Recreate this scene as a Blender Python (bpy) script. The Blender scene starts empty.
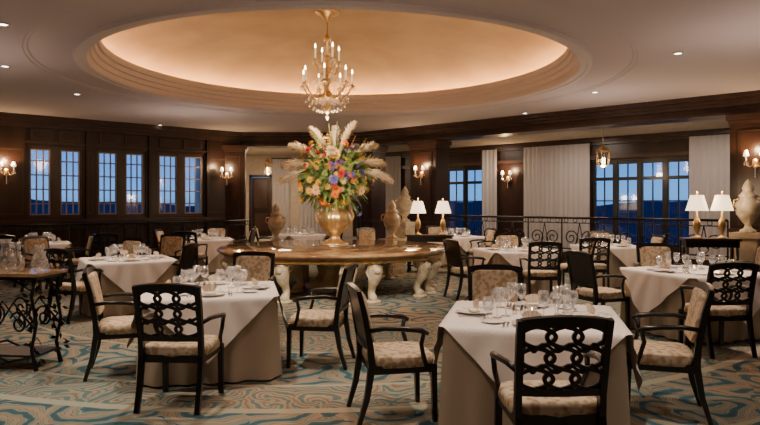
import bpy, math, random
from mathutils import Vector, Matrix
from mathutils.geometry import tessellate_polygon
random.seed(4)
F=643.0
def PX(px,d): return (px-380.0)/F*d
pi=math.pi
# ---------------------------------------------------------------- materials
def newmat(name):
    m=bpy.data.materials.new(name); m.use_nodes=True
    nt=m.node_tree; b=nt.nodes['Principled BSDF']; return m,nt,b
def mat(name,col,rough=.5,metal=0,spec=.5,emis=None,es=0,noise=None,bump=0,bscale=40,sheen=0):
    m,nt,b=newmat(name)
    b.inputs['Base Color'].default_value=(*col,1); b.inputs['Roughness'].default_value=rough
    b.inputs['Metallic'].default_value=metal; b.inputs['Specular IOR Level'].default_value=spec
    if emis: b.inputs['Emission Color'].default_value=(*emis,1); b.inputs['Emission Strength'].default_value=es
    tc=nt.nodes.new('ShaderNodeTexCoord')
    if noise:
        c2,sc,stretch=noise
        mp=nt.nodes.new('ShaderNodeMapping'); mp.inputs['Scale'].default_value=stretch
        n=nt.nodes.new('ShaderNodeTexNoise'); n.inputs['Scale'].default_value=sc; n.inputs['Detail'].default_value=5
        r=nt.nodes.new('ShaderNodeValToRGB'); r.color_ramp.elements[0].position=.38; r.color_ramp.elements[1].position=.62
        r.color_ramp.elements[0].color=(*col,1); r.color_ramp.elements[1].color=(*c2,1)
        nt.links.new(tc.outputs['Object'],mp.inputs[0]); nt.links.new(mp.outputs[0],n.inputs['Vector'])
        nt.links.new(n.outputs['Fac'],r.inputs[0]); nt.links.new(r.outputs[0],b.inputs['Base Color'])
    if bump:
        n2=nt.nodes.new('ShaderNodeTexNoise'); n2.inputs['Scale'].default_value=bscale
        bp=nt.nodes.new('ShaderNodeBump'); bp.inputs['Strength'].default_value=bump; bp.inputs['Distance'].default_value=.02
        nt.links.new(tc.outputs['Object'],n2.inputs['Vector']); nt.links.new(n2.outputs['Fac'],bp.inputs['Height'])
        nt.links.new(bp.outputs[0],b.inputs['Normal'])
    return m
WOOD=mat('dark_wood',(.018,.0075,.005),.32,spec=.35,noise=((.034,.015,.009),3,(1,1,.15)))
WOODL=mat('dark_wood_trim',(.036,.017,.011),.3,spec=.4,noise=((.055,.028,.018),4,(1,1,.2)))
MULL=mat('window_mullion',(.34,.23,.17),.4)
BLACK=mat('ebony_lacquer',(.007,.005,.005),.3)
IRON=mat('wrought_iron',(.02,.018,.017),.4,.6)
CEIL=mat('ceiling_plaster',(.46,.39,.37),.85,bump=.03)
DOME=mat('dome_plaster',(.45,.32,.19),.6,noise=((.37,.25,.15),1.0,(1,1,1)))
MOULD=mat('dome_moulding',(.54,.46,.42),.7)
CLOTH=mat('white_linen',(.80,.72,.67),.85,bump=.04,bscale=120)
SKIRT=mat('beige_linen',(.47,.38,.29),.85,bump=.05,bscale=120)
CREAMW=mat('cream_wall',(.46,.38,.30),.8,noise=((.40,.33,.26),6,(1,1,1)))
GOLD=mat('antique_gold',(.80,.56,.26),.32,.85,noise=((.6,.4,.17),9,(1,1,1)))
STONE=mat('carved_stone',(.66,.57,.42),.35,noise=((.46,.37,.25),7,(1,1,1)),bump=.3,bscale=25)
MARBLE=mat('brown_marble',(.20,.10,.05),.07,noise=((.44,.28,.14),2.5,(1,1,1)))
STEEL=mat('silver',(.7,.68,.66),.2,1)
CHINA=mat('china',(.85,.82,.80),.2)
NAPK=mat('napkin_linen',(.85,.72,.58),.8)
CANDLE=mat('candle_wax',(.85,.78,.62),.5,emis=(1,.75,.4),es=.7)
FLAME=mat('candle_bulb',(1,.8,.5),.5,emis=(1,.72,.36),es=30)
SHADE=mat('lamp_shade',(.9,.8,.62),.8,emis=(1,.74,.44),es=2.8)
COVE=mat('cove_tube',(1,.8,.5),.5,emis=(1,.56,.22),es=60)
DOWN=mat('downlight_lens',(1,.9,.8),.5,emis=(1,.88,.72),es=14)
LEAF=mat('leaf_green',(.08,.15,.04),.5,noise=((.22,.28,.08),8,(1,1,1)))
PLUME=mat('pampas_plume',(.88,.74,.52),.9)
FCOL=[mat('petal_orange',(.85,.27,.04),.6),mat('petal_yellow',(.9,.58,.09),.6),mat('petal_purple',(.22,.08,.30),.6),
      mat('petal_red',(.55,.05,.04),.6),mat('petal_violet_blue',(.20,.17,.48),.6),mat('petal_green',(.36,.46,.13),.6),mat('petal_peach',(.85,.55,.32),.6)]
HILL=mat('hill_dark',(.015,.04,.09),.9)
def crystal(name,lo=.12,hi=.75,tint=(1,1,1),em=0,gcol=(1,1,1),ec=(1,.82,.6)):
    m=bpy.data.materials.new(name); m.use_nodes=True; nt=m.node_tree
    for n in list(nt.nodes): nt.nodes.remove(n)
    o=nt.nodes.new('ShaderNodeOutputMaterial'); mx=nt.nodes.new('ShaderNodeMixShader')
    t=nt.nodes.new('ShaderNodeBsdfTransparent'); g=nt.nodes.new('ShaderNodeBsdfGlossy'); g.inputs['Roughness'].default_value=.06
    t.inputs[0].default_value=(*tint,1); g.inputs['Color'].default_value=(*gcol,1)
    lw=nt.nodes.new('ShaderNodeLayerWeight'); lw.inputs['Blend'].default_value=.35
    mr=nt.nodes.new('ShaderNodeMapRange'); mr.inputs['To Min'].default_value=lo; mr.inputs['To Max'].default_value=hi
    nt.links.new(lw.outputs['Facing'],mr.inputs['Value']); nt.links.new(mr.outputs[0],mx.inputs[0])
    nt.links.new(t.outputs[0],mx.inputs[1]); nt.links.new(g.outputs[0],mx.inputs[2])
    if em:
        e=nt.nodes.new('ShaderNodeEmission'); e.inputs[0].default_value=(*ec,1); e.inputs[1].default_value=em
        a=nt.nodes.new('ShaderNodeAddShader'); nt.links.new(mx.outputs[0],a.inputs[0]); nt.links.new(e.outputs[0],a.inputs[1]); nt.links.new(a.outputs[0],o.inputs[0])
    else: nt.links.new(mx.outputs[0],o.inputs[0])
    return m
def glassware():
    m=bpy.data.materials.new('glassware'); m.use_nodes=True; nt=m.node_tree
    for n in list(nt.nodes): nt.nodes.remove(n)
    N=nt.nodes.new; o=N('ShaderNodeOutputMaterial'); mx=N('ShaderNodeMixShader'); t=N('ShaderNodeBsdfTransparent')
    m2=N('ShaderNodeMixShader'); g=N('ShaderNodeBsdfGlossy'); g.inputs['Roughness'].default_value=.08; df=N('ShaderNodeBsdfTranslucent'); df.inputs[0].default_value=(.95,.95,.95,1)
    m2.inputs[0].default_value=.25; nt.links.new(g.outputs[0],m2.inputs[1]); nt.links.new(df.outputs[0],m2.inputs[2])
    lw=N('ShaderNodeLayerWeight'); lw.inputs['Blend'].default_value=.4
    mr=N('ShaderNodeMapRange'); mr.inputs['To Min'].default_value=.08; mr.inputs['To Max'].default_value=.95
    nt.links.new(lw.outputs['Facing'],mr.inputs['Value']); nt.links.new(mr.outputs[0],mx.inputs[0])
    nt.links.new(t.outputs[0],mx.inputs[1]); nt.links.new(m2.outputs[0],mx.inputs[2]); nt.links.new(mx.outputs[0],o.inputs[0]); return m
GLASS=glassware()
WGLASS=crystal('window_glass',.03,.25,(.92,.95,1))
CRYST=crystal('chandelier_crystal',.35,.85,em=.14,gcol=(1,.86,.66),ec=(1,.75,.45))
def curtainmat():
    m,nt,b=newmat('sheer_curtain'); b.inputs['Base Color'].default_value=(.54,.49,.49,1); b.inputs['Roughness'].default_value=.9
    t=nt.nodes.new('ShaderNodeBsdfTranslucent'); t.inputs[0].default_value=(.6,.56,.58,1)
    mx=nt.nodes.new('ShaderNodeMixShader'); mx.inputs[0].default_value=.35
    nt.links.new(b.outputs[0],mx.inputs[1]); nt.links.new(t.outputs[0],mx.inputs[2]); nt.links.new(mx.outputs[0],nt.nodes['Material Output'].inputs[0]); return m
SHEER=curtainmat()
def fabricmat():
    m,nt,b=newmat('damask_fabric'); b.inputs['Roughness'].default_value=.8
    tc=nt.nodes.new('ShaderNodeTexCoord'); v=nt.nodes.new('ShaderNodeTexVoronoi'); v.inputs['Scale'].default_value=26; v.feature='SMOOTH_F1'
    n=nt.nodes.new('ShaderNodeTexNoise'); n.inputs['Scale'].default_value=14
    mx=nt.nodes.new('ShaderNodeMath'); mx.operation='MULTIPLY'
    r=nt.nodes.new('ShaderNodeValToRGB'); e=r.color_ramp.elements
    e[0].position=.14; e[0].color=(.38,.27,.16,1); e[1].position=.24; e[1].color=(.62,.49,.35,1)
    nt.links.new(tc.outputs['Object'],v.inputs['Vector']); nt.links.new(tc.outputs['Object'],n.inputs['Vector'])
    nt.links.new(v.outputs['Distance'],mx.inputs[0]); nt.links.new(n.outputs['Fac'],mx.inputs[1]); nt.links.new(mx.outputs[0],r.inputs[0])
    nt.links.new(r.outputs[0],b.inputs['Base Color']); return m
FABRIC=fabricmat()
TCX,TCY=-.85,12.0
def carpetmat():
    m,nt,b=newmat('swirl_carpet'); b.inputs['Roughness'].default_value=.95; b.inputs['Specular IOR Level'].default_value=.1
    N=nt.nodes.new; L=nt.links.new
    def mth(op,a,b_=None,c=None):
        n=N('ShaderNodeMath'); n.operation=op
        for i,x in enumerate((a,b_,c)):
            if x is None: continue
            if isinstance(x,(int,float)): n.inputs[i].default_value=x
            else: L(x,n.inputs[i])
        return n.outputs[0]
    g=N('ShaderNodeNewGeometry'); pos=g.outputs['Position']
    nz=N('ShaderNodeTexNoise'); nz.inputs['Scale'].default_value=1.8; nz.inputs['Detail'].default_value=3; L(pos,nz.inputs['Vector'])
    ad=N('ShaderNodeVectorMath'); ad.operation='MULTIPLY_ADD'; L(nz.outputs['Color'],ad.inputs[0]); ad.inputs[1].default_value=(.5,.5,0); L(pos,ad.inputs[2])
    def spiral(scale,freq,arms):
        v=N('ShaderNodeTexVoronoi'); v.voronoi_dimensions='2D'; v.inputs['Scale'].default_value=scale; v.inputs['Randomness'].default_value=.85; L(ad.outputs[0],v.inputs['Vector'])
        sb=N('ShaderNodeVectorMath'); sb.operation='SUBTRACT'; L(ad.outputs[0],sb.inputs[0]); L(v.outputs['Position'],sb.inputs[1])
        sx=N('ShaderNodeSeparateXYZ'); L(sb.outputs[0],sx.inputs[0])
        ang=mth('ARCTAN2',sx.outputs[1],sx.outputs[0]); dist=mth('SQRT',mth('ADD',mth('MULTIPLY',sx.outputs[0],sx.outputs[0]),mth('MULTIPLY',sx.outputs[1],sx.outputs[1])))
        s=mth('SINE',mth('ADD',mth('MULTIPLY',dist,freq),mth('MULTIPLY',ang,arms)))
        return mth('MULTIPLY_ADD',s,.5,.5)
    def cr(stops,src):
        r=N('ShaderNodeValToRGB'); e=r.color_ramp.elements
        e[0].position=stops[0][0]; e[0].color=(*stops[0][1],1); e[1].position=stops[-1][0]; e[1].color=(*stops[-1][1],1)
        for p,c in stops[1:-1]: x=e.new(p); x.color=(*c,1)
        L(src,r.inputs[0]); return r.outputs[0]
    A=cr([(0,(.06,.115,.14)),(.24,(.10,.165,.18)),(.34,(.42,.38,.30)),(.44,(.17,.205,.18)),(.62,(.30,.25,.19)),(.80,(.34,.28,.20)),(.87,(.22,.12,.10)),(.93,(.39,.32,.24)),(1,(.34,.27,.20))],spiral(1.45,30.0,2.0))
    B=cr([(0,(.12,.17,.17)),(.3,(.19,.225,.20)),(.42,(.42,.38,.30)),(.55,(.28,.25,.19)),(.85,(.33,.28,.21)),(1,(.22,.15,.12))],spiral(2.4,44.0,2.0))
    sp2=N('ShaderNodeVectorMath'); sp2.operation='SUBTRACT'; L(pos,sp2.inputs[0]); sp2.inputs[1].default_value=(TCX,TCY,0)
    s2=N('ShaderNodeSeparateXYZ'); L(sp2.outputs[0],s2.inputs[0])
    rad=mth('DIVIDE',mth('SQRT',mth('ADD',mth('MULTIPLY',s2.outputs[0],s2.outputs[0]),mth('MULTIPLY',s2.outputs[1],s2.outputs[1]))),14.0)
    def ramp(stops):
        rr=N('ShaderNodeValToRGB'); rr.color_ramp.interpolation='CONSTANT'
        el=rr.color_ramp.elements; el[0].position=0; el[0].color=(0,0,0,1); el[1].position=.999; el[1].color=(0,0,0,1)
        for p,c in stops: x=el.new(p); x.color=(c,c,c,1)
        L(rad,rr.inputs[0]); return rr.outputs[0]
    mf=N('ShaderNodeMix'); mf.data_type='RGBA'; L(ramp([(.26,1),(.36,0),(.455,1),(.50,0)]),mf.inputs['Factor']); L(A,mf.inputs['A']); L(B,mf.inputs['B'])
    mx=N('ShaderNodeMix'); mx.data_type='RGBA'; L(ramp([(.255,1),(.26,0),(.36,1),(.366,0),(.45,1),(.457,0),(.50,1),(.506,0),(.575,1),(.58,0)]),mx.inputs['Factor']); L(mf.outputs['Result'],mx.inputs['A']); mx.inputs['B'].default_value=(.42,.37,.28,1)
    n3=N('ShaderNodeTexNoise'); n3.inputs['Scale'].default_value=.6; L(pos,n3.inputs['Vector'])
    tr=cr([(.4,(1.06,.97,.88)),(.6,(.82,.97,1.02))],n3.outputs['Fac'])
    mu=N('ShaderNodeMix'); mu.data_type='RGBA'; mu.blend_type='MULTIPLY'; mu.inputs['Factor'].default_value=1; L(mx.outputs['Result'],mu.inputs['A']); L(tr,mu.inputs['B'])
    n4=N('ShaderNodeTexNoise'); n4.inputs['Scale'].default_value=60; L(pos,n4.inputs['Vector'])
    bp=N('ShaderNodeBump'); bp.inputs['Strength'].default_value=.2; L(n4.outputs['Fac'],bp.inputs['Height']); L(bp.outputs[0],b.inputs['Normal'])
    L(mu.outputs['Result'],b.inputs['Base Color']); return m
CARPET=carpetmat()
# ---------------------------------------------------------------- mesh builder
class MB:
    def __init__(s): s.v=[];s.f=[];s.m=[];s.sm=[];s.mats=[]
    def add(s,vs,fs,mt,smooth=False,M=None):
        if mt not in s.mats: s.mats.append(mt)
        k=s.mats.index(mt); o=len(s.v)
        for p in vs:
            p=Vector(p); s.v.append(M@p if M else p)
        for q in fs: s.f.append([i+o for i in q]); s.m.append(k); s.sm.append(smooth)
    def box(s,c,size,mt,M=None):
        x,y,z=size[0]/2,size[1]/2,size[2]/2
        vs=[(c[0]+a*x,c[1]+b*y,c[2]+d*z) for a in(-1,1) for b in(-1,1) for d in(-1,1)]
        s.add(vs,[(0,1,3,2),(4,6,7,5),(0,4,5,1),(2,3,7,6),(0,2,6,4),(1,5,7,3)],mt,False,M)
    def bx(s,x0,x1,y0,y1,z0,z1,mt,M=None): s.box(((x0+x1)/2,(y0+y1)/2,(z0+z1)/2),(x1-x0,y1-y0,z1-z0),mt,M)
    def lathe(s,prof,c,mt,n=20,smooth=True,M=None,flute=None):
        vs=[];fs=[]
        for r,z in prof:
            for i in range(n):
                a=2*pi*i/n; rr=r*(1+(flute[1]*math.cos(flute[0]*a) if flute else 0))
                vs.append((c[0]+rr*math.cos(a),c[1]+rr*math.sin(a),c[2]+z))
        for j in range(len(prof)-1):
            for i in range(n):
                k=(i+1)%n; fs.append((j*n+i,j*n+k,(j+1)*n+k,(j+1)*n+i))
        if prof[0][0]>1e-4: fs.append(tuple(range(n))[::-1])
        if prof[-1][0]>1e-4 : fs.append(tuple((len(prof)-1)*n+i for i in range(n)))
        s.add(vs,fs,mt,smooth,M)
    def shell(s,prof,c,mt,n=64,smooth=True,M=None):
        vs=[];fs=[]
        for r,z in prof:
            for i in range(n):
                a=2*pi*i/n; vs.append((c[0]+r*math.cos(a),c[1]+r*math.sin(a),c[2]+z))
        for j in range(len(prof)-1):
            for i in range(n):
                k=(i+1)%n; fs.append((j*n+i,j*n+k,(j+1)*n+k,(j+1)*n+i))
        s.add(vs,fs,mt,smooth,M)
    def tube(s,pts,rad,mt,n=8,M=None,smooth=True):
        pts=[Vector(p) for p in pts]; vs=[];fs=[]
        if not isinstance(rad,(list,tuple)): rad=[rad]*len(pts)
        up=None
        for j,p in enumerate(pts):
            t=(pts[min(j+1,len(pts)-1)]-pts[max(j-1,0)]).normalized()
            if up is None:
                up=Vector((0,0,1)) if abs(t.z)<.9 else Vector((1,0,0))
            up=(up-t*up.dot(t)).normalized(); sd=t.cross(up)
            for i in range(n):
                a=2*pi*i/n; vs.append(p+(up*math.cos(a)+sd*math.sin(a))*rad[j])
        for j in range(len(pts)-1):
            for i in range(n):
                k=(i+1)%n; fs.append((j*n+i,j*n+k,(j+1)*n+k,(j+1)*n+i))
        fs.append(tuple(range(n))[::-1]); fs.append(tuple((len(pts)-1)*n+i for i in range(n)))
        s.add(vs,fs,mt,smooth,M)
    def strap(s,pts,N,w,t,mt,M=None):
        pts=[Vector(p) for p in pts]; N=Vector(N).normalized(); vs=[];fs=[]
        if not isinstance(w,(list,tuple)): w=[w]*len(pts)
        for j,p in enumerate(pts):
            T=(pts[min(j+1,len(pts)-1)]-pts[max(j-1,0)]).normalized(); S=T.cross(N).normalized()
            for a,b in((-1,-1),(1,-1),(1,1),(-1,1)): vs.append(p+S*(a*w[j]/2)+N*(b*t/2))
        for j in range(len(pts)-1):
            for i in range(4):
                k=(i+1)%4; fs.append((j*4+i,j*4+k,(j+1)*4+k,(j+1)*4+i))
        fs.append((3,2,1,0)); e=(len(pts)-1)*4; fs.append((e,e+1,e+2,e+3))
        s.add(vs,fs,mt,False,M)
    def puff(s,c,size,mt,e=.35,n=10,M=None):
        vs=[];fs=[]; nu=n*2;nv=n
        def pw(x,k): return math.copysign(abs(x)**k,x)
        for j in range(nv+1):
            ph=-pi/2+pi*j/nv
            for i in range(nu):
                th=2*pi*i/nu
                vs.append((c[0]+size[0]/2*pw(math.cos(ph),e)*pw(math.cos(th),e),c[1]+size[1]/2*pw(math.cos(ph),e)*pw(math.sin(th),e),c[2]+size[2]/2*pw(math.sin(ph),e)))
        for j in range(nv):
            for i in range(nu):
                k=(i+1)%nu; fs.append((j*nu+i,j*nu+k,(j+1)*nu+k,(j+1)*nu+i))
        s.add(vs,fs,mt,True,M)
    def mesh(s,name):
        me=bpy.data.meshes.new(name); me.from_pydata([tuple(p) for p in s.v],[],s.f)
        for m in s.mats: me.materials.append(m)
        me.polygons.foreach_set('material_index',s.m); me.polygons.foreach_set('use_smooth',s.sm); me.update(); return me
    def obj(s,name,loc=(0,0,0),rz=0): return put(s.mesh(name),name,loc,rz)
def put(me,name,loc=(0,0,0),rz=0,sc=1):
    o=bpy.data.objects.new(name,me); bpy.context.scene.collection.objects.link(o); o.location=loc; o.rotation_euler=(0,0,rz); o.scale=(sc,sc,sc); return o
# ---------------------------------------------------------------- shell
L1=Vector((-4.4,20.2)); R0=Vector((-.6,20.2)); Rd=Vector((.734,-.68)).normalized(); Rn=Vector((.68,.734)).normalized()
L0=Vector((-13,12.3)); Ld=(L1-L0).normalized()
R1=R0+Rd*((13.6)/Rd.x)
A0=Vector((-1.06,25.0)); off=3.2; Ab=R0+Rn*off
A1=Ab+Rd*((15.3-Ab.x)/Rd.x)
CZ=3.8; AZ=3.45; AF=.3
DC=(-.72,11.45); DSX,DSY=.985,1.0
def s_of(px,p0,d):
    k=(px-380)/F
    return (k*p0.y-p0.x)/(d.x-k*d.y)
def poly_obj(name,outer,z,mt,hole=None,flip=False):
    loops=[[Vector((p[0],p[1],0)) for p in outer]]
    if hole: loops.append([Vector((p[0],p[1],0)) for p in hole])
    allv=[p for l in loops for p in l]; tris=tessellate_polygon(loops)
    b=MB(); b.add([(p.x,p.y,z) for p in allv],[tuple(t) for t in tris],mt); return b.obj(name)
main=[(-13,-4),(13,-4),tuple(R1),tuple(R0),tuple(L1),tuple(L0)]
poly_obj('floor',main,0,CARPET)
circ=[(DC[0]+DSX*5.0*math.cos(2*pi*i/128),DC[1]+DSY*5.0*math.sin(2*pi*i/128)) for i in range(128)]
poly_obj('ceiling',main,CZ,CEIL,hole=circ)
alc=[tuple(R0),tuple(R1),tuple(A1),tuple(A0),(-7,25),tuple(L1)]
poly_obj('floor_alcove',alc,AF,CARPET); poly_obj('ceiling_alcove',alc,AZ,CREAMW)
b=MB()
b.shell([(5.0,0),(4.98,.015),(4.94,.018),(4.92,.035),(4.35,.035)],(0,0,0),CEIL,128,False)
prof=[(4.35,.035),(4.33,-.01),(4.26,-.015),(4.25,.0),(4.15,.0),(4.13,.03),(4.12,.10),(4.08,.11),(4.07,.19),(4.03,.20),(4.02,.28),(3.98,.29),(3.96,.37),(3.98,.40),(4.02,.38),(4.04,.3),(4.45,.3)]
b.shell(prof,(0,0,0),MOULD,128,False)
DR=.9
dp=[(4.45*math.cos(a*pi/2/16),.30+DR*math.sin(a*pi/2/16)) for a in range(16)]+[(.001,.3+DR)]
b.shell(dp,(0,0,0),DOME,96)
o=b.obj('ceiling_dome',(DC[0],DC[1],CZ)); o.scale=(DSX,DSY,1)
b=MB(); b.tube([(4.27*math.cos(2*pi*i/96),4.27*math.sin(2*pi*i/96),.335) for i in range(97)],.02,COVE,6); o=b.obj('cove_light',(DC[0],DC[1],CZ)); o.scale=(DSX,DSY,1)
def wall(name,p0,p1,z0,z1,mt,ops=(),th=.2,side=1):
    p0=Vector(p0);p1=Vector(p1); d=(p1-p0); ln=d.length; rz=math.atan2(d.y,d.x); b=MB()
    y0,y1=(0,th) if side>0 else (-th,0)
    cur=0
    for (a,c,za,zb) in sorted(ops):
        b.bx(cur,a,y0,y1,z0,z1,mt)
        if za>z0: b.bx(a,c,y0,y1,z0,za,mt)
        if zb<z1: b.bx(a,c,y0,y1,zb,z1,mt)
        cur=c
    b.bx(cur,ln,y0,y1,z0,z1,mt); return b.obj(name,(p0.x,p0.y,0),rz)
def window(name,p0,rz,s0,s1,za,zb,doors,cols,rows,trans,mt,side=1,y=.06,gap=.05,mm=None):
    b=MB(); w=s1-s0; T=.07; mm=mm or mt
    def fr(x0,x1,z0,z1,t,dy=.06,m=mt): b.bx(x0,x1,y-dy/2,y+dy/2,z0,z1,m)
    fr(0,w,za,za+T,T);fr(0,w,zb-T,zb,T);fr(0,T,za,zb,T);fr(w-T,w,za,zb,T)
    dw=w/doors
    for i in range(1,doors): fr(i*dw-gap,i*dw+gap,za,zb,0,.10)
    zt=zb-trans if trans else zb
    if trans: fr(0,w,zt-.05,zt+.04,0,.08)
    for i in range(doors):
        x0=i*dw+(gap if i else T); x1=(i+1)*dw-(gap if i<doors-1 else T)
        for xx in (x0,x1-.03): fr(xx,xx+.03,za+T,zb-T,0,.07,mm)
        for zz in (za+T,zb-T-.03): fr(x0,x1,zz,zz+.03,0,.07,mm)
        for c in range(1,cols):
            x=x0+(x1-x0)*c/cols; fr(x-.016,x+.016,za,zb,0,.03,mm)
        for r in range(1,rows):
            z=za+(zt-za)*r/rows; fr(x0,x1,z-.016,z+.016,0,.03,mm)
    b.bx(0,w,y-.003,y+.003,za,zb,WGLASS)
    d=Vector((math.cos(rz),math.sin(rz))); q=Vector(p0)+d*s0
    return b.obj(name,(q.x,q.y,0),rz)
rzL=math.atan2(Ld.y,Ld.x); rzR=math.atan2(Rd.y,Rd.x)
ops=[];wi=1
for a,c in [(-60,-8),(27,83),(96,146),(157,204)]:
    s0=s_of(a,L0,Ld);s1=s_of(c,L0,Ld); ops.append((s0,s1,1.22,3.04))
wall('wall_left',L0,L1,0,CZ,WOOD,ops)
for s0,s1,za,zb in ops:
    window('window_%d'%wi,L0,rzL,s0,s1,za,zb,2,3,5,0,WOODL,gap=.12,mm=MULL); wi+=1
b=MB(); ln=(L1-L0).length
for z0,z1,d in ((3.68,3.8,.22),(3.58,3.68,.14),(3.5,3.58,.08),(3.12,3.17,.05),(1.1,1.18,.09),(0,.16,.04)):
    b.bx(0,ln,-d,.0,z0,z1,WOODL)
for i in range(len(ops)+1):
    a=ops[i-1][1] if i else 0; c=ops[i][0] if i<len(ops) else ln
    if c-a>.1:
        b.bx(a+.06,c-.06,-.07,0,.16,3.5,WOOD); b.bx(a+.1,c-.1,-.085,0,1.3,2.95,WOODL); b.bx(a+.13,c-.13,-.09,0,1.35,2.9,WOOD)
for s0,s1,_,_ in ops:
    w=(s1-s0)/2
    for k in range(2): 
        x0=s0+k*w+.08;x1=s0+(k+1)*w-.08
        b.bx(x0,x1,-.03,0,.28,1.0,WOODL); b.bx(x0+.06,x1-.06,-.035,0,.34,.94,WOOD)
        b.bx(x0,x1,-.03,0,3.2,3.46,WOODL); b.bx(x0+.05,x1-.05,-.035,0,3.24,3.42,WOOD)
b.obj('trim_1',(L0.x,L0.y,0),rzL)
wall('wall_west',(-13,-4),(-13,12.3),0,CZ,WOOD); wall('wall_south',(13,-4),(-13,-4),0,CZ,CREAMW,side=1); wall('wall_east',R1,(13,-4),0,CZ,WOOD)
dA=(A1-A0); lnA=dA.length; dA.normalize(); rzA=math.atan2(dA.y,dA.x)
wins=[((358,379),1,2,3),((446,484),2,2,3),((592,692),4,2,3),((770,850),3,2,3)]
opsA=[(s_of(a,A0,dA),s_of(c,A0,dA),AF+.12,2.78) for (a,c),_,_,_ in wins]
wall('wall_alcove',A0,A1,0,CZ,WOOD,opsA)
for (o,(_,dn,cl,rw)) in zip(opsA,wins):
    window('window_%d'%wi,A0,rzA,o[0],o[1],o[2],o[3],dn,cl,rw,.5,BLACK); wi+=1
b=MB()
for z0,z1,d in ((3.33,3.45,.16),(3.25,3.33,.09),(2.84,2.94,.08)): b.bx(0,lnA,-d,0,z0,z1,WOODL)
b.obj('trim_2',(A0.x,A0.y,0),rzA)
wall('wall_far',(-7,25),A0,0,CZ,CREAMW,[(1.9,2.8,AF,2.7)])
b=MB(); b.bx(2.01,2.69,.1,.16,AF+.01,2.59,WOOD); b.bx(1.91,2.0,.02,.16,AF+.01,2.69,WOODL); b.bx(2.7,2.79,.02,.16,AF+.01,2.69,WOODL); b.bx(1.91,2.79,.02,.16,2.6,2.69,WOODL)
b.bx(2.1,2.6,.07,.1,AF+.2,1.2,WOODL); b.bx(2.1,2.6,.07,.1,1.4,2.5,WOODL); b.obj('door_1',(-7,25,0),0)
wall('wall_passage',L1,(-7,25),0,CZ,CREAMW,side=1); wall('wall_alcove_end',A1,R1,0,CZ,WOOD)
def beam(name,p0,p1,w=.5):
    p0=Vector(p0);p1=Vector(p1);d=p1-p0; b=MB(); ln=d.length
    b.bx(0,ln,0,w,AZ-.06,CZ,WOOD)
    for z0,z1,q in ((3.7,3.8,.2),(3.62,3.7,.12),(3.56,3.62,.06),(3.39,3.44,.04)): b.bx(0,ln,-q,0,z0,z1,WOODL)
    b.bx(0,ln,w,w+.06,AZ-.06,AZ,WOODL)
    return b.obj(name,(p0.x,p0.y,0),math.atan2(d.y,d.x))
beam('ceiling_beam',R0,R1); beam('ceiling_beam',L1,R0)
b=MB(); lnR=(R1-R0).length; b.bx(0,lnR,0,.2,0,AF+.08,WOODL); b.bx(0,lnR,-.03,.23,AF+.08,AF+.12,WOOD); b.obj('alcove_curb_wall',(R0.x,R0.y,0),rzR)
b=MB(); b.bx(.5,3.5,-.02,0,0,AF,WOODL); b.bx(.5,3.5,-.32,-.02,0,AF/2,WOODL); b.obj('steps',(L1.x,L1.y,0),0)
def column(p,rz,w=.95,z1=3.38):
    b=MB(); b.box((0,.25,z1/2),(w,.6,z1),WOOD)
    b.box((0,.25,.12),(w+.1,.7,.24),WOODL); b.box((0,.25,z1-.06),(w+.12,.72,.12),WOODL); b.box((0,.25,z1-.16),(w+.05,.65,.07),WOODL); b.box((0,.25,1.05),(w+.05,.65,.07),WOODL)
    b.box((0,-.06,2.1),(w-.3,.03,1.9),WOODL); b.box((0,-.07,2.1),(w-.38,.03,1.82),WOOD); b.box((0,-.06,.62),(w-.3,.03,.6),WOODL)
    return b.obj('column',(p[0],p[1],0),rz)
s_c1=s_of(424,R0,Rd); s_c2=s_of(757,R0,Rd)
for s in (s_c1,s_c2,s_c2+(s_c2-s_c1)*.45,.3):
    q=R0+Rd*s; column(q,rzR,.95 if s>1 else .5)
column((-4.55,19.85),.15,.75)
def curtain(p0,rz,s0,s1,yoff=-.14,z0=AF,z1=3.3):
    b=MB(); n=int((s1-s0)/.03)+2; vs=[];fs=[]
    zs=[z0,z0+.6,1.6,2.4,z1]
    for i in range(n):
        x=s0+(s1-s0)*i/(n-1)
        for j,z in enumerate(zs): vs.append((x,yoff+(.03*math.sin(x*2*pi/.15+.6*math.sin(x*3.1))+.012*math.sin(x*2*pi/.37))*(1-.12*j),z))
    m=len(zs)
    for i in range(n-1):
        for j in range(m-1): fs.append((i*m+j,(i+1)*m+j,(i+1)*m+j+1,i*m+j+1))
    b.add(vs,fs,SHEER,True); b.tube([(s0-.05,yoff,z1+.02),(s1+.05,yoff,z1+.02)],.02,BLACK)
    return b.obj('curtain',(p0[0],p0[1],0),rz)
for a,c in ((379,403),(484,499),(526,592),(691,735)): curtain(A0,rzA,s_of(a,A0,dA),s_of(c,A0,dA))
curtain((-7,25),0,2.85,3.5); curtain((-7,25),0,3.9,5.3)
b=MB(); n=80; vs=[];fs=[]
for i in range(n+1):
    a=math.radians(-75+150*i/n); R=70; x=R*math.sin(a);y=R*math.cos(a); h=1.7+.35*math.sin(i*.35)+.2*math.sin(i*1.1+1)+random.random()*.2
    vs+= [(x,y,-6),(x,y,h)]
for i in range(n): fs.append((2*i,2*i+2,2*i+3,2*i+1))
b.add(vs,fs,HILL); b.obj('distant_hillside')
W=bpy.data.worlds.new('dusk'); bpy.context.scene.world=W; W.use_nodes=True; nt=W.node_tree
tc=nt.nodes.new('ShaderNodeTexCoord'); sp=nt.nodes.new('ShaderNodeSeparateXYZ'); r=nt.nodes.new('ShaderNodeValToRGB')
e=r.color_ramp.elements; e[0].position=0; e[0].color=(.02,.04,.08,1); e[1].position=1; e[1].color=(.03,.11,.38,1)
x=e.new(.49); x.color=(.04,.09,.20,1); x=e.new(.505); x.color=(.12,.33,.66,1); x=e.new(.56); x.color=(.045,.20,.62,1)
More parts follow.
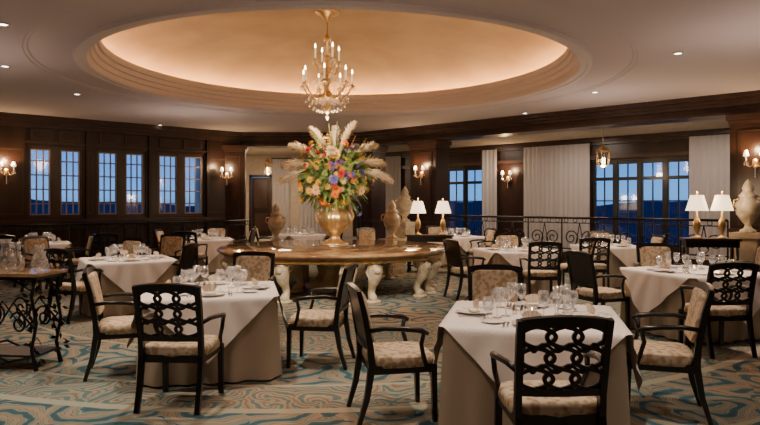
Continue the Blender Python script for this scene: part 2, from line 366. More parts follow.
mr=nt.nodes.new('ShaderNodeMapRange'); mr.inputs['From Min'].default_value=-1
nt.links.new(tc.outputs['Generated'],sp.inputs[0]); nt.links.new(sp.outputs[2],mr.inputs[0]); nt.links.new(mr.outputs[0],r.inputs[0]); nt.links.new(r.outputs[0],nt.nodes['Background'].inputs[0]); nt.nodes['Background'].inputs[1].default_value=1.9
# ---------------------------------------------------------------- chair
def chair_mesh(kind):
    b=MB()
    for sx in(-1,1):
        b.strap([(sx*.24,.235,0),(sx*.24,.225,.42)],(1,0,0),[.03,.045],.042,BLACK)
        b.strap([(sx*.235,-.33,0),(sx*.235,-.27,.2),(sx*.235,-.235,.42),(sx*.235,-.245,.55),(sx*.24,-.29,.8),(sx*.245,-.335,.97)],(1,0,0),[.03,.04,.05,.045,.04,.036],.038,BLACK)
        b.tube([(sx*.245,-.262,.68),(sx*.275,-.15,.70),(sx*.295,.0,.695),(sx*.295,.12,.68),(sx*.285,.17,.655)],[.017,.018,.02,.022,.016],BLACK,8)
        b.tube([(sx*.29,.14,.67),(sx*.285,.12,.58),(sx*.262,.14,.50),(sx*.255,.17,.40)],.017,BLACK,8)
    b.box((0,0,.395),(.5,.47,.06),BLACK)
    b.puff((0,.005,.445),(.53,.49,.11),FABRIC,.4)
    def yb(z): return -.245-(z-.55)*.2
    def arc(z,w=.236,cr=.02): return [(w*t,yb(z)-.02*(1-t*t),z+cr*(1-t*t)) for t in [i/6-1 for i in range(13)]]
    b.strap(arc(.945),(0,1,.2),.06,.034,BLACK); b.strap(arc(.56,cr=0),(0,1,.2),.04,.03,BLACK)
    if kind=='lattice':
        # figure-eight chains whose loops overlap and interlock with their neighbours
        nc=3; cw=.44/nc; rows=3
        for k in range(nc):
            xc=-.22+cw*(k+.5)
            for sg in(-1,1):
                pts=[]
                for i in range(61):
                    u=i/60; z=.575+.36*u; sn=math.sin(u*pi*rows); sn=math.copysign(abs(sn)**.7,sn)
                    x=xc+sg*cw*.66*sn; x=max(-.224,min(.224,x)); pts.append((x,yb(z)-.018*(1-(x/.24)**2)+.006*sg*math.cos(u*pi*rows),z))
                b.strap(pts,(0,1,.2),.024,.012,BLACK)
        for k in range(nc+1):   # small horizontal links tying the chains at their nodes
            for j in (1,2):
                z=.575+.36*j/rows; x0=-.22+cw*(k-.5); x0=max(-.224,x0); x1=min(.224,-.22+cw*(k+.5))
                pts=[(x0+(x1-x0)*t/10,yb(z)-.018,z+.020*math.sin(2*pi*t/10)) for t in range(11)]
                b.strap(pts,(0,1,.2),.017,.012,BLACK)
    else:
        M=Matrix.Translation((0,-.275,.755))@Matrix.Rotation(.197,4,'X')
        b.puff((0,.012,0),(.44,.06,.38),FABRIC,.3,M=M); b.box((0,-.012,0),(.43,.02,.36),BLACK,M=M)
    return b.mesh('dining_chair')
CHL=chair_mesh('lattice'); CHU=chair_mesh('uph')
def chair(px,d,deg,k=None):
    """deg: 0=facing away from camera(+Y), 90=facing left, -90=facing right"""
    if k is None: k='L' if abs(deg)<45 else 'U'
    return put(CHL if k=='L' else CHU,'dining_chair',(PX(px,d),d,0),math.radians(deg))
# ---------------------------------------------------------------- table
def table_mesh(side,seed=0):
    b=MB(); a=side/2; n=160; vs=[];fs=[]; rnd=random.Random(seed); ph=rnd.random()*6
    lv=[.748,.745,.70,.6,.45,.3,.15,.02]
    def sq(t,r):
        c,s_=math.cos(t),math.sin(t); k=(abs(c)**9+abs(s_)**9)**(-1/9); return c*k*r,s_*k*r
    for j,z in enumerate(lv):
        q=(.75-z)/.75
        for i in range(n):
            t=2*pi*i/n; x,y=sq(t,a-(.02 if j==0 else 0)); l=math.hypot(x,y)
            o=.03*q+ q**.7*(.026*math.sin(t*20+ph)+.014*math.sin(t*9+2*ph)); vs.append((x+x/l*o,y+y/l*o,z))
    m=len(lv)
    for j in range(m-1):
        for i in range(n):
            k=(i+1)%n; fs.append((j*n+i,(j+1)*n+i,(j+1)*n+k,j*n+k))
    fs.append(tuple(range(n))); b.add(vs,fs,SKIRT,True)
    g=60; s=side*1.38/2; vs=[];fs=[]
    for i in range(g+1):
        for j in range(g+1):
            u=(-1+2*i/g)*s; v=(-1+2*j/g)*s; x=(u-v)*.7071; y=(u+v)*.7071
            A=a+.004
            qx=max(-A,min(A,x)); qy=max(-A,min(A,y)); dx,dy=x-qx,y-qy; h=math.hypot(dx,dy)
            if h>1e-6:
                al=math.atan2(y,x); o=.012+h*.26+.02*h*2*math.sin(al*22+ph)
                X=qx+dx/h*o; Y=qy+dy/h*o; Z=.758-h*.95
            else: X,Y,Z=qx,qy,.758
            vs.append((X,Y,Z))
    for i in range(g):
        for j in range(g): fs.append((i*(g+1)+j,(i+1)*(g+1)+j,(i+1)*(g+1)+j+1,i*(g+1)+j+1))
    b.add(vs,fs,CLOTH,True); return b.mesh('dining_table')
TM={}
def simple(name,fn):
    b=MB(); fn(b); return b.mesh(name)
GL=simple('wine_glass',lambda b:b.lathe([(.036,0),(.036,.003),(.005,.008),(.005,.085),(.02,.1),(.038,.13),(.041,.16),(.034,.21),(.0325,.21),(.038,.16),(.035,.13),(.001,.103)],(0,0,0),GLASS,14))
WG=simple('water_goblet',lambda b:b.lathe([(.036,0),(.036,.003),(.006,.008),(.006,.05),(.03,.07),(.041,.11),(.037,.16),(.0355,.16),(.039,.11),(.001,.075)],(0,0,0),GLASS,14))
PL=simple('dinner_plate',lambda b:b.lathe([(.08,0),(.09,.004),(.14,.018),(.142,.021),(.088,.008),(.001,.007)],(0,0,0),CHINA,28))
BP=simple('bread_plate',lambda b:b.lathe([(.05,0),(.055,.004),(.082,.012),(.083,.014),(.055,.006),(.001,.005)],(0,0,0),CHINA,20))
def napkin(b):
    vs=[];fs=[]; n=14
    for i in range(n+1):
        a=-1.3+2.6*i/n; k=1 if i%2 else .82
        vs+=[(.035*math.sin(a)*k,.02*math.cos(a)*k,0),(.085*math.sin(a)*k,.03*math.cos(a)*k,.075*math.cos(a*.8)+.02)]
    for i in range(n): fs.append((2*i,2*i+2,2*i+3,2*i+1))
    b.add(vs,fs,NAPK); b.puff((0,0,.012),(.13,.08,.024),NAPK,.7,6)
NK=simple('folded_napkin',napkin)
def cutl(b):
    for x in(-.19,-.165,.17,.19): b.bx(x-.006,x+.006,-.1,.09,0,.004,STEEL); b.bx(x-.011,x+.011,.05,.1,0,.004,STEEL)
CU=simple('cutlery_set',cutl)
def vot(b):
    b.lathe([(.03,0),(.035,.01),(.04,.07),(.037,.07),(.03,.012),(.001,.01)],(0,0,0),GLASS,14); b.lathe([(.026,.012),(.026,.035),(.001,.035)],(0,0,0),CANDLE,12)
    b.lathe([(.001,.035),(.006,.042),(.001,.058)],(0,0,0),FLAME,8)
VO=simple('votive_candle',vot)
def shaker(b):
    for x in(-.03,.03): b.lathe([(.018,0),(.02,.03),(.013,.055),(.014,.065),(.001,.075)],(x,0,0),STEEL,10)
SH=simple('salt_and_pepper',shaker)
def table(px,d,deg,side=1.15,sett=4,detail=True):
    key=(side,)
    if key not in TM: TM[key]=table_mesh(side,len(TM))
    x=PX(px,d); put(TM[key],'dining_table',(x,d,0),math.radians(deg)); z=.76
    R=Matrix.Rotation(math.radians(deg),3,'Z')
    def at(me,name,lx,ly,rz=0,dz=0):
        p=R@Vector((lx,ly,0)); put(me,name,(x+p.x,d+p.y,z+dz),math.radians(deg)+rz)
    h=side/2
    for k in range(sett):
        a=k*pi/2; c,s=math.cos(a),math.sin(a)
        def loc(u,v): return (c*u-s*v, s*u+c*v)
        p=loc(0,-(h-.18)); at(PL,'dinner_plate',*p,a); at(NK,'folded_napkin',*p,a+.4,.009)
        if detail: at(CU,'cutlery_set',*p,a); p=loc(-.27,-(h-.24)); at(BP,'bread_plate',*p,a)
        p=loc(.16,-(h-.36)); at(GL,'wine_glass',*p); p=loc(.245,-(h-.30)); at(WG,'water_goblet',*p)
        p=loc(.08,-(h-.42)); at(GL,'wine_glass',*p)
    at(VO,'votive_candle',0,0); at(SH,'salt_and_pepper',-.1,.03)
table(532,4.82,-13,1.22)
table(212,6.25,12,1.2)
table(128,9.7,30,1.2)
table(694,8.0,18,1.25)
table(516,11.6,10,1.2)
table(205,15.2,20,1.2,detail=False)
table(455,16.3,30,1.1,detail=False)
table(300,17.3,30,1.1,detail=False)
table(40,13.6,30,1.1,detail=False)
table(610,12.7,20,1.1,detail=False)
chair(547,3.80,2); chair(183,5.2,-4)
chair(396,4.9,-78); chair(658,4.95,72)
chair(497,6.0,174); chair(318,6.45,82); chair(126,6.1,-72); chair(247,7.7,176)
chair(78,8.9,-28); chair(118,10.9,150); chair(170,9.75,85); chair(45,11.6,-120)
chair(165,12.3,170); chair(714,6.95,6); chair(600,8.25,-72); chair(660,9.4,170)
chair(540,10.5,0); chair(468,10.9,-70); chair(510,12.7,180); chair(575,11.6,80)
chair(192,14.1,-10); chair(240,15.3,90); chair(172,15.0,-90); chair(214,16.4,180)
chair(372,15.6,-150); chair(480,15.4,100); chair(440,17.3,-160)
chair(330,17.0,100); chair(268,16.8,-80)
chair(75,12.6,120); chair(105,13.3,20); chair(20,12.6,-20)
chair(592,11.65,-10); chair(642,12.3,90); chair(605,13.75,180); chair(752,9.6,100)
# ---------------------------------------------------------------- central table
b=MB(); R=2.12
b.lathe([(R-.12,.70),(R-.04,.705),(R-.04,.735),(R,.74),(R+.02,.765),(R,.79),(R-.03,.80),(.001,.80)],(0,0,0),MARBLE,96)
b.lathe([(R-.22,.64),(R-.12,.64),(R-.10,.705),(R-.2,.705)],(0,0,0),GOLD,96)
def scroll_leg(b,ang,r0,k=1):
    M=Matrix.Rotation(ang,4,'Z')@Matrix.Translation((r0,0,0))
    pts=[(-.05,0,.68),(.04,0,.6),(.11,0,.5),(.08,0,.38),(0,0,.26),(-.04,0,.16),(.02,0,.07),(.1,0,.045)]
    b.tube(pts,[.09*k,.11*k,.12*k,.10*k,.065*k,.06*k,.075*k,.05*k],STONE,12,M=M)
    for q in range(5):
        t=(q-2)*.45
        b.add([(.10,.09*math.sin(t),.34),(.19*math.cos(t),.05+.16*math.sin(t)-.05,.5),(.20*math.cos(t)+.02,.16*math.sin(t),.60),(.19*math.cos(t),-.05+.16*math.sin(t)+.05-.04,.5)],[(0,1,2,3)],STONE,M=M)
    b.lathe([(.001,.46),(.06,.48),(.085,.53),(.06,.58),(.001,.6)],(.17,0,0),STONE,10,M=M)
    b.lathe([(.13,0),(.13,.03),(.1,.05),(.08,.05)],(.03,0,0),STONE,14,M=M)
    for yy in(-.1,.1): b.tube([(.02+.09*math.cos(t*.55)*(1-t*.06),yy,.56+.09*math.sin(t*.55)*(1-t*.06)) for t in range(14)],.02,STONE,6,M=M)
for i in range(16): scroll_leg(b,2*pi*(i//2)/8+(.11 if i%2 else -.11)-pi/2+.30,R-.30)
for i in range(5): scroll_leg(b,2*pi*i/5,.75,1.2)
b.lathe([(.55,0),(.55,.1),(.4,.14),(.3,.3),(.35,.5),(.5,.6),(.5,.69)],(0,0,0),STONE,24)
b.obj('round_buffet_table',(TCX,TCY,0))
b=MB(); UM=Matrix.Diagonal((.84,.84,.98,1))
b.lathe([(.30,0),(.30,.05),(.2,.08),(.13,.13),(.09,.18),(.13,.22),(.2,.27),(.32,.38),(.37,.50),(.35,.60),(.27,.68),(.25,.72),(.33,.78),(.36,.80),(.34,.81),(.24,.74),(.001,.7)],(0,0,0),GOLD,48,flute=(16,.03),M=UM)
b.lathe([(.40,.001),(.40,.02),(.27,.03)],(0,0,0),STEEL,32)
for sx in(-1,1): b.tube([(sx*(.3+.12*math.sin(t*pi/8)),0,.4+.34*t/8) for t in range(9)],.022,GOLD,8,M=UM)
def rosette(b,p,nrm,r,mt,n=9):
    nrm=nrm.normalized(); q=nrm.to_track_quat('Z','Y').to_matrix().to_4x4(); M=Matrix.Translation(p)@q
    vs=[];fs=[]
    for lay,(rr,zz) in enumerate(((1,.15),(.7,.4),(.38,.6))):
        for i in range(n):
            a=2*pi*(i+.5*lay)/n; w=.38
            o=len(vs); vs+=[(0,0,0),(r*rr*.6*math.cos(a-w),r*rr*.6*math.sin(a-w),r*zz*.8),(r*rr*math.cos(a),r*rr*math.sin(a),r*zz),(r*rr*.6*math.cos(a+w),r*rr*.6*math.sin(a+w),r*zz*.8)]
            fs.append((o,o+1,o+2,o+3))
    b.add(vs,fs,mt,False,M)
rn=random.Random(7); C=Vector((0,0,1.24))
def rdir(up=-.35):
    while True:
        v=Vector((rn.uniform(-1,1),rn.uniform(-1,1),rn.uniform(up,1)))
        if .2<v.length<1: return v.normalized()
b.puff((0,0,1.2),(.85,.85,.85),LEAF,.9,8)
for i in range(380):
    v=rdir(-.6); p=C+Vector((v.x*.42,v.y*.42,v.z*.48)); L=rn.uniform(.15,.38)
    e=p+v*L+Vector((0,0,-.15*L)); m=(p+e)/2+Vector((0,0,.06)); sd=v.cross(Vector((rn.uniform(-1,1),rn.uniform(-1,1),rn.uniform(-1,1)))).normalized()*rn.uniform(.02,.05)
    b.add([p,m-sd,e,m+sd],[(0,1,2,3)],LEAF)
for i in range(230):
    v=rdir(-.5); k=rn.uniform(.48,.72); p=C+Vector((v.x*k,v.y*k,v.z*k*1.15))
    rosette(b,p,v,rn.uniform(.045,.105),FCOL[rn.choice([0,0,1,1,1,2,3,4,5,5,0,6,1,3])])
for i in range(34):
    v=rdir(.05); p=C+v*.4; e=C+v*rn.uniform(.72,.95)+Vector((0,0,.14)); b.tube([p,e],.008,LEAF,4)
    mt=FCOL[rn.choice([0,3,5,4,1,5,1])]
    for t in range(6): rosette(b,p+(e-p)*(.45+t*.1),v,.035*(1.3-t*.12),mt,6)
for ang,tilt,L in ((180,52,.62),(172,66,.60),(192,36,.72),(5,50,.62),(-10,66,.62),(12,34,.72),(90,12,.80),(270,36,.55),(350,10,.82),(200,14,.74)):
    a=math.radians(ang); t=math.radians(tilt); dr=Vector((math.cos(a)*math.sin(t),math.sin(a)*math.sin(t),math.cos(t)))
    st=C+dr*.32; pts=[]
    for i in range(19):
        u=i/18; pts.append(st+dr*(L*u)+Vector((math.cos(a)*.16*u*u,math.sin(a)*.16*u*u,-.30*u*u*(tilt/60+.1))))
    b.tube(pts,.009,PLUME,5)
    for i in range(4,19):
        T=(pts[i]-pts[i-1]).normalized(); w=.13*math.sin(pi*min(1,(i-2.5)/17.5))+.02
        for j in range(26):
            s=Vector((rn.uniform(-1,1),rn.uniform(-1,1),rn.uniform(-1,1))); s=(s-T*s.dot(T)).normalized()
            p=pts[i]+(pts[i]-pts[i-1])*rn.random(); q=p+T*w*1.0+s*w*rn.uniform(.2,.85)+Vector((0,0,-.04)); h=s.cross(T)*.013
            b.add([p-h,p+h,q+h*.6,q-h*.6],[(0,1,2,3)],PLUME)
b.obj('flower_arrangement_urn',(TCX,TCY,.802))
# ---------------------------------------------------------------- chandelier
b=MB(); cx,cy=DC[0]-.22,11.45
b.lathe([(.001,0),(.05,.05),(.07,.1),(.03,.15),(.025,.22),(.09,.28),(.12,.33),(.05,.4),(.03,.5),(.06,.58),(.085,.64),(.04,.72),(.025,.9),(.05,.98),(.06,1.03),(.025,1.1),(.02,1.3),(.07,1.36),(.02,1.42)],(0,0,0),GOLD,14)
top=CZ+.3+DR-3.17
b.tube([(0,0,.1),(0,0,top)],.012,GOLD,6)
b.lathe([(.001,top-.2),(.03,top-.16),(.10,top-.08),(.2,top-.03),(.22,top-.005)],(0,0,0),GOLD,20)
def drop(b,p,s=.02,l=.07):
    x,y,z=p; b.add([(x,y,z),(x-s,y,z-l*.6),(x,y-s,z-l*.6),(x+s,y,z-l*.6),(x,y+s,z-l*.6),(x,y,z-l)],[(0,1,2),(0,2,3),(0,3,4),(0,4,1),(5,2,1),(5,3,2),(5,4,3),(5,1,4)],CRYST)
def armc(b,a,R,z0,z1):
    pts=[]
    for i in range(13):
        u=i/12; r=.04+(R-.04)*u; z=z0+(z1-z0)*u*u-.18*math.sin(pi*u)*(1-.2*u); pts.append((r*math.cos(a),r*math.sin(a),z))
    b.tube(pts,.014,GOLD,6)
    x,y,z=pts[-1]
    b.lathe([(.001,0),(.02,.0),(.055,.02),(.058,.03),(.018,.028),(.018,.06)],(x,y,z),GOLD,10)
    b.lathe([(.015,.05),(.015,.24),(.001,.24)],(x,y,z),CANDLE,8); b.lathe([(.001,.24),(.015,.262),(.012,.29),(.001,.33)],(x,y,z),FLAME,8)
    for k in range(6): t=k*pi/3; drop(b,(x+.052*math.cos(t),y+.052*math.sin(t),z+.015),.013,.08)
    for k in (3,5,7,9): drop(b,(pts[k][0],pts[k][1],pts[k][2]-.01),.016,.10)
for i in range(7): armc(b,2*pi*i/7+.2,.45,.42,.50)
for i in range(4): armc(b,2*pi*i/4+.5,.23,.86,.92)
for i in range(10):
    a=2*pi*i/10
    for k in range(11):
        u=k/10; r=.06+.36*u-.14*math.sin(pi*u); z=1.34-.86*u-.1*math.sin(pi*u); drop(b,(r*math.cos(a),r*math.sin(a),z),.012,.05)
    for k in range(7):
        u=k/6; r=.40*(1-u)+.05; z=.36-.26*u-.10*math.sin(pi*u); drop(b,(r*math.cos(a),r*math.sin(a),z),.014,.06)
for k in range(24): a=2*pi*k/24; drop(b,(.12*math.cos(a),.12*math.sin(a),.31),.014,.09); drop(b,(.2*math.cos(a),.2*math.sin(a),.28),.014,.09)
drop(b,(0,0,.02),.035,.12)
b.obj('chandelier',(cx,cy,3.17))
# ---------------------------------------------------------------- sconces, lanterns, lamps
def light(kind,name,loc,e,col=(1,.72,.45),size=.1,rot=None,spot=None,blend=.8):
    l=bpy.data.lights.new(name,kind); l.energy=e; l.color=col
    if kind=='AREA': l.size=size; l.shape='DISK'
    else: l.shadow_soft_size=size
    if spot: l.spot_size=math.radians(spot); l.spot_blend=blend
    o=bpy.data.objects.new(name,l); bpy.context.scene.collection.objects.link(o); o.location=loc
    if rot: o.rotation_euler=rot
    return o
def sconce(p,rz,e=14):
    b=MB(); b.lathe([(.001,-.1),(.05,-.08),(.06,0),(.05,.08),(.001,.1)],(0,0,0),GOLD,12,M=Matrix.Translation((0,-.02,0))@Matrix.Scale(.4,4,(0,1,0)))
    for sx in(-1,1):
        pts=[(sx*.02,-.03,0),(sx*.07,-.1,-.07),(sx*.13,-.12,-.04),(sx*.14,-.12,.02)]; b.tube(pts,.01,GOLD,6)
        b.lathe([(.001,0),(.04,.015),(.015,.02)],(sx*.14,-.12,.02),CRYST,10); b.lathe([(.012,.03),(.012,.12),(.001,.12)],(sx*.14,-.12,.02),CANDLE,8)
        b.lathe([(.035,.12),(.055,.13),(.03,.24),(.028,.24)],(sx*.14,-.12,.02),SHADE,12)
        for k in range(5): drop(b,(sx*.14+.04*math.cos(k*1.25),-.12+.04*math.sin(k*1.25),.03),.01,.08)
    for k in range(4): drop(b,(0,-.05,-.08-k*.05),.014,.06)
    b.obj('wall_sconce',(p[0],p[1],p[2]),rz)
    n=Vector((math.sin(rz),-math.cos(rz))); light('POINT','sconce_light',(p[0]+n.x*.2,p[1]+n.y*.2,p[2]+.28),e,(1,.64,.34),size=.05)
def onwall(px,p0,d,offn,z):
    s=s_of(px,p0,d); q=p0+d*s; n=Vector((d.y,-d.x)); q=q+n*offn; return (q.x,q.y,z)
sconce(onwall(5,L0,Ld,.1,2.35),rzL,50); sconce((PX(227,19.5),19.5,2.42),.15,50)
sconce(onwall(510,A0,dA,.1,2.35),rzA,35)
q=R0+Rd*s_c1-Rn*.1; sconce((q.x,q.y,2.4),rzR,40); q=R0+Rd*s_c2-Rn*.1; sconce((q.x,q.y,2.38),rzR,40)
def lantern(x,y,z,top,s=1):
    b=MB()
    b.lathe([(.001,-.06),(.05*s,-.04),(.13*s,.0),(.14*s,.02)],(0,0,0),GOLD,6,False); b.lathe([(.15*s,.34),(.16*s,.37),(.06*s,.46),(.02,.5)],(0,0,0),GOLD,6,False)
    for i in range(6): a=2*pi*i/6; b.tube([(.13*s*math.cos(a),.13*s*math.sin(a),0),(.15*s*math.cos(a),.15*s*math.sin(a),.35)],.009,GOLD,5)
    b.shell([(.125*s,.01),(.145*s,.35)],(0,0,0),WGLASS,6,False)
    for i in range(3): a=2*pi*i/3; b.lathe([(.01,.02),(.01,.13),(.012,.14),(.013,.16),(.001,.2)],(.04*math.cos(a),.04*math.sin(a),0),FLAME,8)
    b.tube([(0,0,.48),(0,0,top-z)],.008,GOLD,5); b.obj('pendant_lantern',(x,y,z)); light('POINT','lantern_light',(x,y,z-.12),25,size=.08)
lantern(PX(603,16.2),16.2,2.55,AZ,1.15); lantern(PX(241,22.5),22.5,2.6,AZ); lantern(PX(268,21.5),21.5,2.6,AZ,.8)
def lamp(x,y,z,s=1,e=14):
    b=MB()
    b.lathe([(.09,0),(.09,.02),(.03,.04),(.02,.09),(.055,.16),(.07,.24),(.05,.33),(.02,.38),(.015,.55),(.012,.60)],(0,0,0),GOLD,16)
    b.shell([(.19,.50),(.11,.78)],(0,0,0),SHADE,28); b.lathe([(.001,.6),(.03,.63),(.001,.7)],(0,0,0),FLAME,8)
    b.lathe([(.01,.76),(.02,.82),(.001,.85)],(0,0,0),GOLD,8)
    for k in range(3): a=2*pi*k/3; b.tube([(0,0,.765),(.11*math.cos(a),.11*math.sin(a),.775)],.004,GOLD,4)
    o=b.obj('table_lamp',(x,y,z)); o.scale=(s,s,s); light('POINT','lamp_light',(x,y,z+.92*s),e,size=.08)
def console(x,y,rz,w,dp,h):
    b=MB(); b.box((0,0,h-.02),(w,dp,.04),WOODL); b.box((0,0,h-.1),(w-.06,dp-.06,.12),BLACK); b.box((0,0,.15),(w-.06,dp-.06,.03),BLACK)
    for sx in(-1,1):
        for sy in(-1,1): b.lathe([(.03,0),(.02,.1),(.032,.3),(.02,.45),(.03,h-.16)],(sx*(w/2-.06),sy*(dp/2-.06),0),BLACK,10)
    b.obj('console_table',(x,y,0),rz)
console(PX(710,11.7),11.7,-.2,.95,.4,.96); lamp(PX(697,11.68),11.68,.962,1.0,24); lamp(PX(722,11.62),11.62,.962,1.0,24)
console(PX(430,15.0),15.0,-.2,1.1,.4,.86); lamp(PX(418,15.05),15.05,.862,1.0,18); lamp(PX(443,14.95),14.95,.862,1.0,18)
def urn(x,y,z,s=1):
    b=MB()
    b.lathe([(.14,0),(.14,.04),(.07,.08),(.05,.14),(.10,.2),(.19,.34),(.22,.48),(.19,.58),(.13,.63),(.15,.67),(.16,.69),(.12,.73),(.08,.78),(.1,.82),(.07,.9),(.03,.97),(.001,1.0)],(0,0,0),STONE,24,flute=(10,.05))
    for sx in(-1,1): b.tube([(sx*.19,0,.42),(sx*.27,0,.5),(sx*.26,0,.6),(sx*.17,0,.62)],.018,GOLD,6)
    o=b.obj('decorative_urn',(x,y,z)); o.scale=(s,s,s)
def pedestal(x,y,h,w=.4,rz=0,mt=STONE):
    b=MB(); b.box((0,0,.06),(w+.1,w+.1,.12),mt); b.box((0,0,h/2),(w,w,h-.2),mt); b.box((0,0,h-.05),(w+.1,w+.1,.1),mt); b.box((0,0,h/2),(w+.02,w*.7,h*.6),mt); b.obj('pedestal',(x,y,0),rz)
for px,d,z,s in ((748,12.0,1.05,1.0),(276,14.6,.75,.85),(392,14.8,.78,.9),(405,17.2,1.1,.95)):
    pedestal(PX(px,d),d,z-.002,.4*s,rzR,STONE if px<700 else CREAMW); urn(PX(px,d),d,z,s)
def railing(name,p,rz,ln,zb,h=.82):
    b=MB(); b.tube([(0,0,zb+h),(ln,0,zb+h)],.028,IRON,6); b.tube([(0,0,zb+.08),(ln,0,zb+.08)],.016,IRON,6); b.tube([(0,0,zb+h-.12),(ln,0,zb+h-.12)],.012,IRON,6)
    n=max(1,round(ln/.9)); w=ln/n
    for i in range(n+1): b.tube([(i*w,0,zb),(i*w,0,zb+h)],.02,IRON,6)
    for i in range(n):
        for sg in(-1,1):
            cx0=i*w+w/2+sg*w*.24; cz=zb+h*.42
            b.tube([(cx0+sg*(.03+.15*t/24)*math.cos(t*.42),0,cz+(.03+.17*t/24)*math.sin(t*.42)) for t in range(25)],.015,IRON,5)
            b.tube([(i*w+w/2,0,zb+.08),(i*w+w/2+sg*.1,0,zb+.2),(i*w+w/2+sg*.05,0,zb+.42),(i*w+w/2,0,zb+h-.12)],.012,IRON,5)
        for k in range(4): b.tube([(i*w+w*(k+.5)/4+.05*math.cos(t*pi/5),0,zb+h-.06+.05*math.sin(t*pi/5)) for t in range(11)],.008,IRON,5)
    return b.obj(name,p,rz)
q=R0+Rd*(s_c1+.55)+Rn*.1; railing('iron_railing',(q.x,q.y,0),rzR,s_c2-s_c1-1.1,AF+.12)
q=R0+Rd*(s_c2+.55)+Rn*.1; railing('iron_railing',(q.x,q.y,0),rzR,4.0,AF+.12)
sL0=s_of(-20,L0,Ld); q=L0+Ld*sL0+Vector((Ld.y,-Ld.x))*1.0; railing('iron_railing',(q.x,q.y,0),rzL,6.8,.02,1.05)
# iron console left front
b=MB(); w,dp,h=.95,.5,.93
b.box((0,0,h-.015),(w,dp,.03),MARBLE); b.box((0,0,h-.045),(w-.03,dp-.03,.03),IRON)
rr=random.Random(3)
for sx in(-1,1):
    for sy in(-1,1):
        x,y=sx*(w/2-.06),sy*(dp/2-.06)
        b.tube([(x,y,h-.06),(x-sx*.03,y,.7),(x+sx*.02,y,.45),(x-sx*.03,y,.2),(x+sx*.02,y,0)],[.02,.016,.016,.016,.024],IRON,7)
        b.tube([(x,y,.75),(x-sx*.1,y,.80),(x-sx*.2,y,.86),(x-sx*.3,y,.87)],.010,IRON,6)
        b.tube([(x,y,.5),(x-sx*.08,y,.42),(x-sx*.16,y,.5),(x-sx*.12,y,.58),(x-sx*.06,y,.54)],.010,IRON,6)
    for yy in(-dp/2+.06,dp/2-.06):
        for k in range(34):
            z=.10+k*.023; x=sx*(w/2-.06)+rr.uniform(-.07,.07); a=rr.uniform(0,6.28); e=Vector((x+.08*math.cos(a),yy,z+.08*math.sin(a))); m=Vector((x,yy,z)); n=Vector((-math.sin(a),rr.uniform(-1,1),math.cos(a)))*.018
            mid=(m+e)/2; b.add([m,mid+n,e,mid-n],[(0,1,2,3)],IRON)
for yy in(-dp/2+.06,dp/2-.06): 
    b.tube([(-w/2+.06,yy,.14),(-.15,yy,.2),(.15,yy,.08),(w/2-.06,yy,.14)],.012,IRON,6)
    for k in range(3): b.tube([(-.25+k*.25+(.02+.07*t/20)*math.cos(t*.45),yy,.45+(.02+.1*t/20)*math.sin(t*.45)+.08*(k%2)) for t in range(21)],.011,IRON,5)
    b.tube([(-w/2+.06,yy,.3),(-.2,yy,.6),(0,yy,.35),(.2,yy,.65),(w/2-.06,yy,.4)],.012,IRON,6)
b.bx(-w/2+.05,w/2-.05,-dp/2+.05,dp/2-.05,.13,.15,IRON)
X0,Y0=PX(8,6.35),6.35; b.obj('iron_console_table',(X0,Y0,0),-.12)
def carafe(b):
    b.lathe([(.05,0),(.075,.02),(.085,.08),(.06,.15),(.035,.19),(.04,.25),(.05,.27),(.047,.27),(.033,.2),(.056,.15),(.08,.08),(.001,.02)],(0,0,0),GLASS,20)
    b.tube([(.04,0,.24),(.09,0,.23),(.11,0,.17),(.08,0,.1)],.008,GLASS,6)
CA=simple('glass_pitcher',carafe)
for dx,dy,s in((-.04,.04,1.15),(.12,-.08,1.05),(.29,.05,.95),(-.24,-.05,1.1),(.40,-.1,.75)): put(CA,'glass_pitcher',(X0+dx,Y0+dy-.01,.931),dx*9,s)
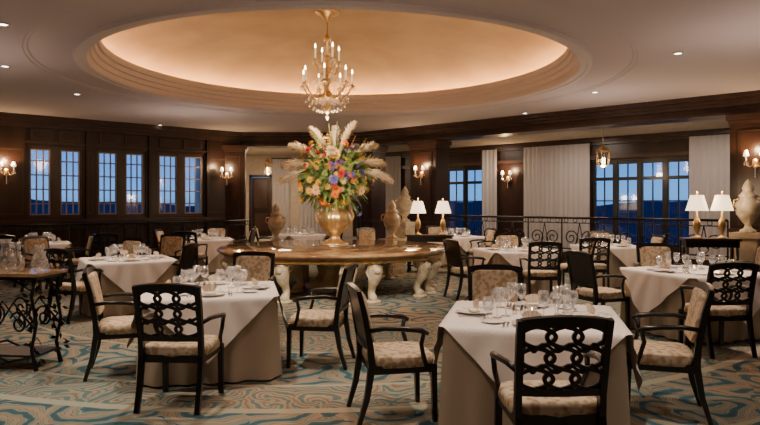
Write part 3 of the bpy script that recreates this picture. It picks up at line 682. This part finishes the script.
# ---------------------------------------------------------------- downlights
dl=[(267,21),(381,13),(678,53),(77,94),(5,66),(525,113),(595,92),(3,24),(300,-40),(480,-60),(150,-30),(620,-60),(160,125)]
def inel(x,y,r): return math.hypot((x-DC[0])/DSX,(y-DC[1])/DSY)<r
for px,py in dl:
    d=2.2*F/(203-py); x=PX(px,d)
    if inel(x,d,4.4): continue
    zc=CZ+(.035 if inel(x,d,4.9) else 0)
    b=MB(); b.lathe([(.001,-.006),(.05,-.006),(.052,0)],(0,0,0),DOWN,16); b.lathe([(.052,0),(.055,-.012),(.075,-.01),(.078,0)],(0,0,0),MOULD,16); b.obj('downlight',(x,d,zc-.001))
def spot(x,y,e,ang=75,z=3.7): light('SPOT','downlight_fill_spot',(x,y,z),e,(1,.80,.62),.12,(0,0,0),ang,1)
for px,d,e in ((533,4.6,330),(212,6.1,370),(128,9.7,370),(694,8.0,400),(516,11.6,370),(205,15.2,310),(455,16,270),(610,12.7,270),(40,13.4,240),(300,16.8,200),(20,6.2,200)):  # last entry is an added spot that brightens the iron console
    spot(PX(px,d),d,e)
spot(-1.0,3.0,150,110); spot(3.2,3.0,140,110); spot(-3.4,4.6,150,110); spot(.2,7.4,200,110); spot(3.0,9.5,150,110); spot(-4.5,8,150,110)  # wide general spots added to brighten the carpet, without fixtures
light('SPOT','urn_fill_spot',(-1.4,7.0,3.7),750,(1,.84,.66),.08,(math.radians(68),0,math.radians(-7)),24,.6)  # added spot to brighten urn and flowers, no fixture behind it
light('SPOT','buffet_fill_spot',(-2.2,6.4,3.7),900,(1,.82,.62),.1,(math.radians(56),0,math.radians(-16)),46,.9)  # pair of added fill spots from the front, lifting the leg shadows
light('SPOT','buffet_fill_spot',(1.2,6.6,3.7),820,(1,.82,.62),.1,(math.radians(56),0,math.radians(24)),46,.9)
for s in (2.5,6,9.5,13): 
    q=R0+Rd*s+Rn*1.5; light('AREA','alcove_fill_light',(q.x,q.y,3.42),60,(1,.80,.62),.5,(0,0,0))  # bare area lights added to brighten the alcove and its curtains
light('AREA','passage_downlight',(-3.6,22.6,3.42),95,(1,.76,.50),.5,(0,0,0))
light('POINT','chandelier_glow',(cx,cy,3.05),60,(1,.76,.50),.2)
# added upward-facing fill, no fixture in the room, to brighten the plaster ceiling
for x,y,e in ((-6.5,9,24),(-4.6,15.5,20),(5.2,8,26),(4.4,13,20),(0,4.6,24),(-5,4,20),(5.5,3.5,20),(0,0,24),(-9,8,18)):
    light('AREA','ceiling_fill_light',(x,y,2.3),e,(1,.78,.68),1.6,(pi,0,0))
# ---------------------------------------------------------------- camera
cd=bpy.data.cameras.new('camera'); cam=bpy.data.objects.new('camera',cd); bpy.context.scene.collection.objects.link(cam)
cam.location=(0,0,1.6); cam.rotation_euler=(pi/2,0,0); cd.sensor_width=36; cd.lens=36*F/760; cd.shift_y=-9.5/760; cd.clip_end=300
bpy.context.scene.camera=cam
